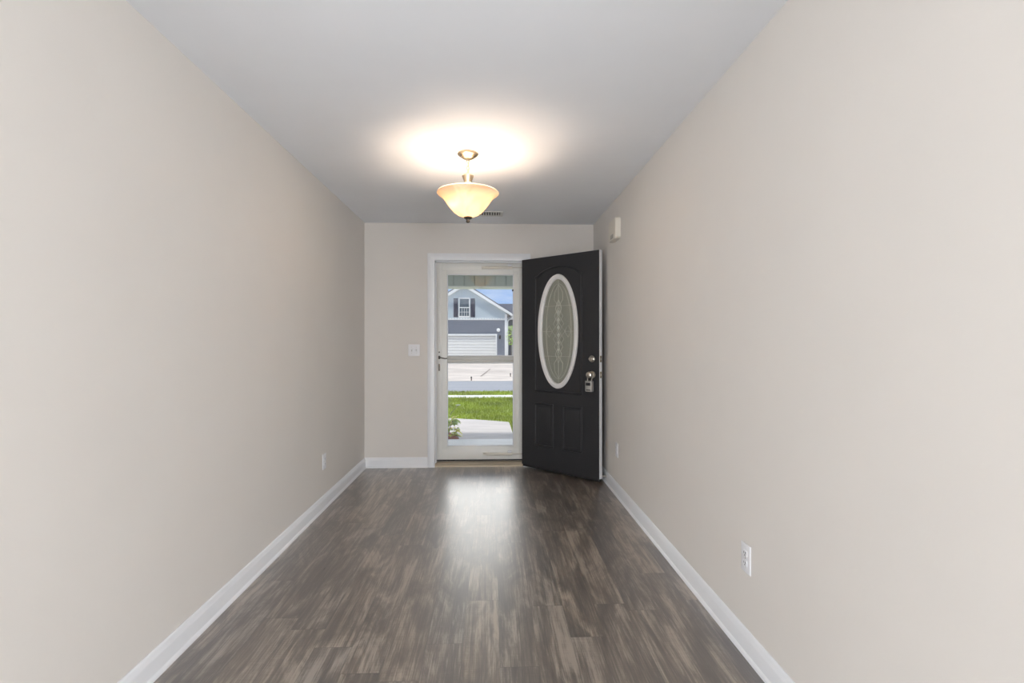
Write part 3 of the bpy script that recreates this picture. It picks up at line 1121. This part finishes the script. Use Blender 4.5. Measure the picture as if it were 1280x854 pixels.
struct(m.build('road', M['road'], smooth=False), 'grey asphalt street running across the view', 'road')
m = MB().quad((-9.5, 21.7, -0.415), (9.5, 21.7, -0.415), (9.5, 36, -0.36), (4.0, 40.0, -0.16), (-9.5, 40.0, -0.16), (-9.5, 36, -0.36))
struct(m.build('driveway', M['drive'], smooth=False), 'stained pale concrete driveway in front of the garage', 'driveway')
m = MB()
m._add([(0.10, 33.5, -0.352), (0.17, 33.5, -0.352), (-0.50, 24.3, -0.390), (-0.57, 24.3, -0.390)], [(0, 1, 2, 3)])
m._add([(-6, 27.9, -0.376), (4, 27.9, -0.376), (4, 28.0, -0.376), (-6, 28.0, -0.376)], [(0, 1, 2, 3)])
struct(m.build('driveway_joints', mat('dark joint', lin(150, 138, 130), 0.9), smooth=False), 'dark expansion joints cut in the driveway', 'joint')

# grass blades (stuff)
def blades(name, n, xr, yr, hmin, hmax, skip, label, zf):
    bm = bmesh.new()
    for _ in range(n):
        x, y = random.uniform(*xr), random.uniform(*yr)
        if skip(x, y):
            continue
        h = random.uniform(hmin, hmax)
        a = random.uniform(0, 2 * PI)
        wd = random.uniform(0.004, 0.008)
        lx, ly = random.gauss(0, h * 0.35), random.gauss(0, h * 0.35)
        z0 = zf(y)
        c, s = math.cos(a) * wd, math.sin(a) * wd
        vs = [bm.verts.new(p) for p in ((x - c, y - s, z0), (x + c, y + s, z0), (x + c * 0.7 + lx * 0.4, y + s * 0.7 + ly * 0.4, z0 + h * 0.6), (x - c * 0.7 + lx * 0.4, y - s * 0.7 + ly * 0.4, z0 + h * 0.6), (x + lx, y + ly, z0 + h))]
        bm.faces.new((vs[0], vs[1], vs[2], vs[3]))
        bm.faces.new((vs[3], vs[2], vs[4]))
    me = bpy.data.meshes.new(name)
    bm.to_mesh(me)
    bm.free()
    me.materials.append(M['grass'])
    o = bpy.data.objects.new(name, me)
    COL.objects.link(o)
    return tag(o, label, 'grass', None, 'stuff')


def in_poly(x, y, P):
    c = False
    j = len(P) - 1
    for i in range(len(P)):
        if (P[i][1] > y) != (P[j][1] > y) and x < (P[j][0] - P[i][0]) * (y - P[i][1]) / (P[j][1] - P[i][1]) + P[i][0]:
            c = not c
        j = i
    return c


blades('lawn_grass', 26000, (-2.6, 2.4), (7.4, 14.28), 0.03, 0.075, lambda x, y: in_poly(x, y, walk) or (y < 8.6 and -1.7 < x < -0.4) or (y < 8.3 and 0.3 < x < 1.3), 'green and yellowish front lawn beyond the walkway', gz)
blades('verge_grass', 3500, (-3.0, 2.6), (15.0, 16.3), 0.03, 0.08, lambda x, y: False, 'thin strip of grass between sidewalk and road', lambda y: -0.335)

# planting beds by the porch
m = MB().prism([(-1.6, 7.27), (-0.45, 7.27), (-0.50, 7.7), (-0.62, 8.1), (-0.9, 8.5), (-1.6, 8.6)], 'z', GZ - 0.1, GZ + 0.03)
tag(m.build('mulch_bed', M['mulch']), 'red brown mulch bed left of the walkway', 'mulch bed', None, 'stuff')
m = MB().prism([(0.37, 7.27), (1.3, 7.27), (1.3, 8.3), (0.40, 8.2)], 'z', GZ - 0.1, GZ + 0.03)
tag(m.build('mulch_bed', M['mulch']), 'dark red mulch bed at the right corner of the walkway', 'mulch bed', None, 'stuff')


def shrub(name, label, cat, c, r, h, n, ll, lw, mats, group=None):
    o = thing(name, label, cat, c, 0, group)
    m = MB()
    for k in range(6):
        a = random.uniform(0, 2 * PI)
        m.tube([(0, 0, 0.0), (r * 0.3 * math.cos(a), r * 0.3 * math.sin(a), h * 0.45), (r * 0.6 * math.cos(a), r * 0.6 * math.sin(a), h * 0.8)], 0.006, 6)
    m.build('stems', M['bark'], o)
    per = n // len(mats)
    for nm, mt in mats:
        m = MB()
        for _ in range(per):
            a = random.uniform(0, 2 * PI)
            q = random.random() ** 0.5
            z = random.uniform(0.12, 0.9) * h
            rr = r * 0.75 * q * math.sin(min(1, z / h * 1.25 + 0.15) * PI * 0.62 + 0.35)
            b = (rr * math.cos(a), rr * math.sin(a), z)
            d = (math.cos(a) + random.gauss(0, 0.4), math.sin(a) + random.gauss(0, 0.4), random.uniform(0.0, 1.0))
            m.leaf(b, d, ll * random.uniform(0.7, 1.2), lw * random.uniform(0.7, 1.2), random.uniform(0.2, 0.6))
        m.build(nm, mt, o, recalc=False)
    return o


shrub('variegated_shrub', 'low yellow and green broadleaf shrub at the left edge of the walkway', 'shrub', (-0.665, 7.58, GZ + 0.03), 0.17, 0.36, 76, 0.15, 0.085,
      (('leaves', M['leaf_croton']), ('leaves', M['leaf_green']), ('leaves', M['leaf_croton'])))
shrub('low_shrub', 'dark red leaved low shrub at the right corner of the walkway', 'shrub', (0.46, 7.95, GZ + 0.03), 0.12, 0.16, 60, 0.08, 0.03, (('leaves', M['leaf_red']), ('leaves', M['leaf_dark'])))
fl = thing('white_flower', 'white bloom on a thin leaning stalk above the yellow shrub', 'flower', (-0.70, 7.72, GZ + 0.03))
MB().tube([(0, 0, 0.0), (0.03, 0, 0.20), (0.09, 0, 0.38), (0.19, 0, 0.485)], 0.004, 6).build('stalk', M['bark'], fl)
m = MB()
for k in range(9):
    a = 2 * PI * k / 9
    m.leaf((0.19, 0, 0.485), (math.cos(a) * 0.8, math.sin(a) * 0.8, 0.4), 0.05, 0.022, 0.3)
m.build('petals', M['petal'], fl, recalc=False)

# ------------------------------------------------------------------ neighbouring house
HYF = 40.0
nh = thing('neighbour_house', 'two tone grey house with a gabled white double garage across the street', 'house', (-2.18, HYF, -0.16))


def H(x, y, z):
    return (x + 2.18, y - HYF, z + 0.16)


WL, WR, GB, PK = -5.56, 1.10, 3.0, 5.64      # wing walls, band height, peak
SLP = 0.6215
# lap siding: overlapping boards, round the garage opening
m = MB()
z = -0.2
while z < 2.93:
    z1 = min(z + 0.20, 2.93)
    parts = [(WL, -4.85), (0.38, WR)] if z1 <= 1.84 else [(WL, WR)]
    for a, b in parts:
        m.prism([(-0.055, z + 0.16), (-0.008, z1 + 0.16), (0.1, z1 + 0.165), (0.1, z + 0.16)], 'x', a + 2.18, b + 2.18)
    z = z1
m.build('lap_siding', M['lap'], nh, smooth=False)
# gable wall with battens
m = MB()


def gtop(x):
    return PK - abs(x + 2.18) * SLP


m.prism([(WL + 2.18, GB + 0.16), (WR + 2.18, GB + 0.16), (WR + 2.18, gtop(WR) + 0.16), (0, PK + 0.16), (WL + 2.18, gtop(WL) + 0.16)], 'y', -0.02, 0.1)
x = WL + 0.12
while x < WR - 0.05:
    for za, zb in (((GB, gtop(x) - 0.05),) if not -2.66 < x < -1.65 else ((GB, 3.12), (4.67, gtop(x) - 0.05))):
        m.box(H(x - 0.03, HYF - 0.065, za), H(x + 0.03, HYF - 0.015, zb))
    x += 0.21
m.build('gable_siding', M['batten'], nh, smooth=False)
MB().box(H(WL - 0.1, HYF - 0.06, 2.925), H(1.0, HYF + 0.02, 3.087), 0.008).build('band_trim', M['house_white'], nh)
for a, b in ((0.995, 1.195), (WL - 0.095, WL + 0.105)):
    MB().box(H(a, HYF - 0.065, -0.2), H(b, HYF + 0.1, 3.40), 0.008).build('corner_board', M['house_white'], nh)
# side wall of the wing
MB().box(H(WR - 0.02, HYF + 0.1, -0.2), H(WR + 0.03, HYF + 5.9, 3.45)).build('side_wall', M['lap'], nh, smooth=False)
MB().box(H(WL - 0.03, HYF + 0.1, -0.2), H(WL + 0.02, HYF + 5.9, 3.45)).build('side_wall', M['lap'], nh, smooth=False)
# garage
m = MB()
m.box(H(0.287, HYF - 0.07, -0.2), H(0.39, HYF + 0.03, 1.838), 0.006)
m.box(H(-4.75, HYF - 0.07, -0.2), H(-4.647, HYF + 0.03, 1.838), 0.006)
m.box(H(-4.647, HYF - 0.07, 1.688), H(0.287, HYF + 0.03, 1.838), 0.006)
m.build('garage_trim', M['house_white'], nh)
m = MB()
for k in range(8):
    z0 = -0.17 + k * 0.2315
    m.box(H(-4.647, HYF + 0.04, z0), H(0.287, HYF + 0.08, z0 + 0.219), 0.012)
gd = m.build('garage_door', M['garage'], nh)
# window with shutters
wd = MB()
for a, b in (((-2.596, 3.121), (-2.52, 4.671)), ((-1.79, 3.121), (-1.713, 4.671)), ((-2.52, 4.58), (-1.79, 4.671)), ((-2.52, 3.121), (-1.79, 3.24)), ((-2.52, 3.86), (-1.79, 3.93))):
    wd.box(H(a[0], HYF - 0.075, a[1]), H(b[0], HYF - 0.01, b[1]), 0.006)
wo_ = wd.build('window', M['house_white'], nh)
MB().box(H(-2.52, HYF - 0.035, 3.93), H(-1.79, HYF - 0.022, 4.58)).build('pane', M['winglass'], wo_, smooth=False)
MB().box(H(-2.52, HYF - 0.040, 3.24), H(-1.79, HYF - 0.022, 3.86)).build('pane', M['winglass'], wo_, smooth=False)
m = MB()
for x in (-2.34, -2.155, -1.97):
    m.box(H(x - 0.012, HYF - 0.055, 3.24), H(x + 0.012, HYF - 0.038, 3.86))
m.box(H(-2.52, HYF - 0.054, 3.54), H(-1.79, HYF - 0.038, 3.565))
m.build('muntins', M['house_white'], wo_)
for a, b in ((-2.985, -2.640), (-1.670, -1.325)):
    m = MB()
    m.box(H(a, HYF - 0.08, 3.145), H(b, HYF - 0.045, 4.61), 0.006)
    for k in range(24):
        z0 = 3.22 + k * 0.055
        m.box(H(a + 0.05, HYF - 0.09, z0), H(b - 0.05, HYF - 0.078, z0 + 0.03))
    m.build('shutter', M['navy'], nh)
# roof of the wing and rake boards
m = MB()
for sg in (1, -1):
    ex = 3.72 * sg
    p0, p1 = (0.0, PK + 0.16 + 0.10), (ex, PK + 0.16 + 0.10 - abs(ex) * SLP)
    m.prism([p0, p1, (p1[0], p1[1] + 0.10), (0.0, p0[1] + 0.12)], 'y', -0.30, 6.2)
m.build('roof', M['shingle'], nh, smooth=False)
for sg in (1, -1):
    ex = 3.74 * sg
    m = MB()
    zt = PK + 0.16 + 0.11
    m.prism([(0.0, zt), (ex, zt - abs(ex) * SLP), (ex, zt - abs(ex) * SLP - 0.20), (0.0, zt - 0.24)], 'y', -0.36, -0.28)
    m.prism([(0.0, zt - 0.2), (ex, zt - abs(ex) * SLP - 0.18), (ex, zt - abs(ex) * SLP - 0.21), (0.0, zt - 0.25)], 'y', -0.30, 0.0)
    m.build('rake_board', M['house_white'], nh, smooth=False)
    m = MB()
    m.box((min(ex, ex + sg * 0.12), -0.32, zt - 3.74 * SLP - 0.20), (max(ex, ex + sg * 0.12), 6.1, zt - 3.74 * SLP - 0.06), 0.02)
    gt = m.build('gutter', M['house_white'], nh)
    m = MB()
    ez = zt - 3.74 * SLP - 0.18
    m.tube([(ex + sg * 0.05, -0.1, ez), (ex + sg * 0.02, -0.1, ez - 0.12), (ex - sg * 0.30, 0.0, ez - 0.34), (ex - sg * 0.33, 0.0, ez - 0.50), (ex - sg * 0.33, 0.0, 0.05)], 0.04, 8)
    m.build('downspout', M['house_white'], gt)
# lantern and round vent by the garage
m = MB()
m.box(H(0.56, HYF - 0.08, 1.60), H(0.68, HYF - 0.03, 1.72), 0.01)
m.tube([H(0.62, HYF - 0.06, 1.70), H(0.62, HYF - 0.16, 1.80), H(0.62, HYF - 0.22, 1.76)], 0.015, 8)
m.lathe([(0.002, 0.30), (0.10, 0.22), (0.085, 0.20), (0.06, 0.0), (0.02, -0.03)], 8, Matrix.Translation(H(0.62, HYF - 0.22, 1.46)))
m.build('wall_lantern', M['lantern'], nh)
MB().lathe([(0.14, 0.0), (0.14, 0.03), (0.11, 0.05), (0.0005, 0.055)], 24, Matrix.Translation(H(0.495, HYF - 0.03, 2.15)) @ RX).build('round_vent', mat('bright white vent', lin(250, 250, 248), 0.5, var=0.005), nh)
# main body of the house, set back behind the wing
m = MB()
m.box(H(-6.4, HYF + 6.0, -0.2), H(7.5, HYF + 13, 3.5))
m.build('main_wall', M['lap'], nh, smooth=False)
m = MB()
m.prism([(5.55, 3.50), (9.3, 5.05), (13.6, 3.50), (13.6, 3.40), (5.55, 3.40)], 'x', -6.8 + 2.18, 7.9 + 2.18)
m.build('main_roof', M['shingle'], nh, smooth=False)
MB().box(H(-6.8, HYF + 5.48, 3.20), H(7.9, HYF + 5.56, 3.38)).build('fascia', M['house_white'], nh, smooth=False)
# front porch beside the wing
MB().box(H(1.62, HYF + 2.0, -0.2), H(1.80, HYF + 2.18, 2.33), 0.01).build('porch_post', M['house_white'], nh)
MB().box(H(1.14, HYF + 1.95, 2.33), H(6.0, HYF + 2.2, 2.50), 0.01).build('porch_header', M['house_white'], nh)
MB().box(H(1.70, HYF + 5.98, -0.2), H(2.7, HYF + 6.05, 2.05), 0.01).build('entry_door', M['navy'], nh)

# bed with shrubs and a small tree in front of the neighbour's corner
m = MB().prism([(0.10, 34.6), (6.0, 34.6), (6.0, 39.6), (1.2, 39.6), (0.10, 38.4)], 'z', -0.45, -0.29)
tag(m.build('mulch_bed', M['mulch']), 'red mulch bed below the neighbouring house', 'mulch bed', None, 'stuff')


def far_shrub(x, y, r, h, label, mt, n=110):
    o = thing('round_shrub', label, 'shrub', (x, y, -0.29), 0, 'shrubs in the bed of the neighbouring house')
    m = MB()
    for k in range(5):
        a = 2 * PI * k / 5
        m.tube([(0, 0, 0.0), (r * 0.5 * math.cos(a), r * 0.5 * math.sin(a), h * 0.6)], 0.012, 5)
    m.build('stems', M['bark'], o)
    m = MB()
    for _ in range(n):
        d = Vector((random.gauss(0, 1), random.gauss(0, 1), abs(random.gauss(0, 0.8)) + 0.05)).normalized()
        m.leaf((d.x * r * 0.8, d.y * r * 0.8, d.z * h * 0.8 + 0.04), d, r * 0.45, r * 0.25, 0.3)
    m.build('leaves', mt, o, recalc=False)
    return o


far_shrub(0.55, 36.2, 0.22, 0.20, 'first small green shrub in the red mulch from the left', M['leaf_dark'])
far_shrub(1.02, 36.6, 0.20, 0.22, 'second small green shrub in the red mulch from the left', M['leaf_green'])
far_shrub(1.44, 36.0, 0.2, 0.24, 'small green shrub in the red mulch under the young tree', M['leaf_dark'])
tr = thing('young_tree', 'slim young tree with lime green leaves beside the garage corner', 'tree', (1.32, 35.4, -0.29))
m = MB()
m.tube([(0, 0, 0.0), (0.02, 0, 0.8), (-0.03, 0, 1.6), (-0.06, 0, 2.35)], 0.03, 8, radii=[0.03, 0.026, 0.02, 0.012])
for k in range(9):
    a = k * 2.4
    z0 = 1.35 + k * 0.11
    m.tube([(-0.02, 0, z0), (0.16 * math.cos(a), 0.16 * math.sin(a), z0 + 0.12), (0.27 * math.cos(a), 0.27 * math.sin(a), z0 + 0.22)], 0.008, 5)
m.build('trunk', M['bark'], tr)
m = MB()
for _ in range(230):
    z0 = random.uniform(1.35, 2.65)
    q = (z0 - 1.35) / 1.3
    rr = 0.30 * (0.55 + 0.6 * math.sin(PI * min(1, q * 1.1))) * random.random() ** 0.6 * (1.0 if q < 0.55 else 0.75)
    a = random.uniform(0, 2 * PI)
    m.leaf((rr * math.cos(a) - 0.03, rr * math.sin(a), z0), (math.cos(a), math.sin(a), random.uniform(-0.4, 0.6)), 0.13, 0.06, 0.4)
m.build('leaves', M['leaf_lime'], tr, recalc=False)
# two little marker stakes at the far edge of the road
for x, y, lab in ((-0.883, 21.95, 'short brown marker stake at the far road edge, left one'), (0.871, 24.2, 'short brown marker stake standing on the right of the driveway')):
    st = thing('marker_stake', lab, 'stake', (x, y, -0.43))
    MB().box((-0.022, -0.012, 0), (0.022, 0.012, 0.16), 0.003).build('post', M['stake'], st)
    MB().box((-0.03, -0.016, 0.13), (0.03, 0.016, 0.185), 0.004).build('cap', M['lantern'], st)
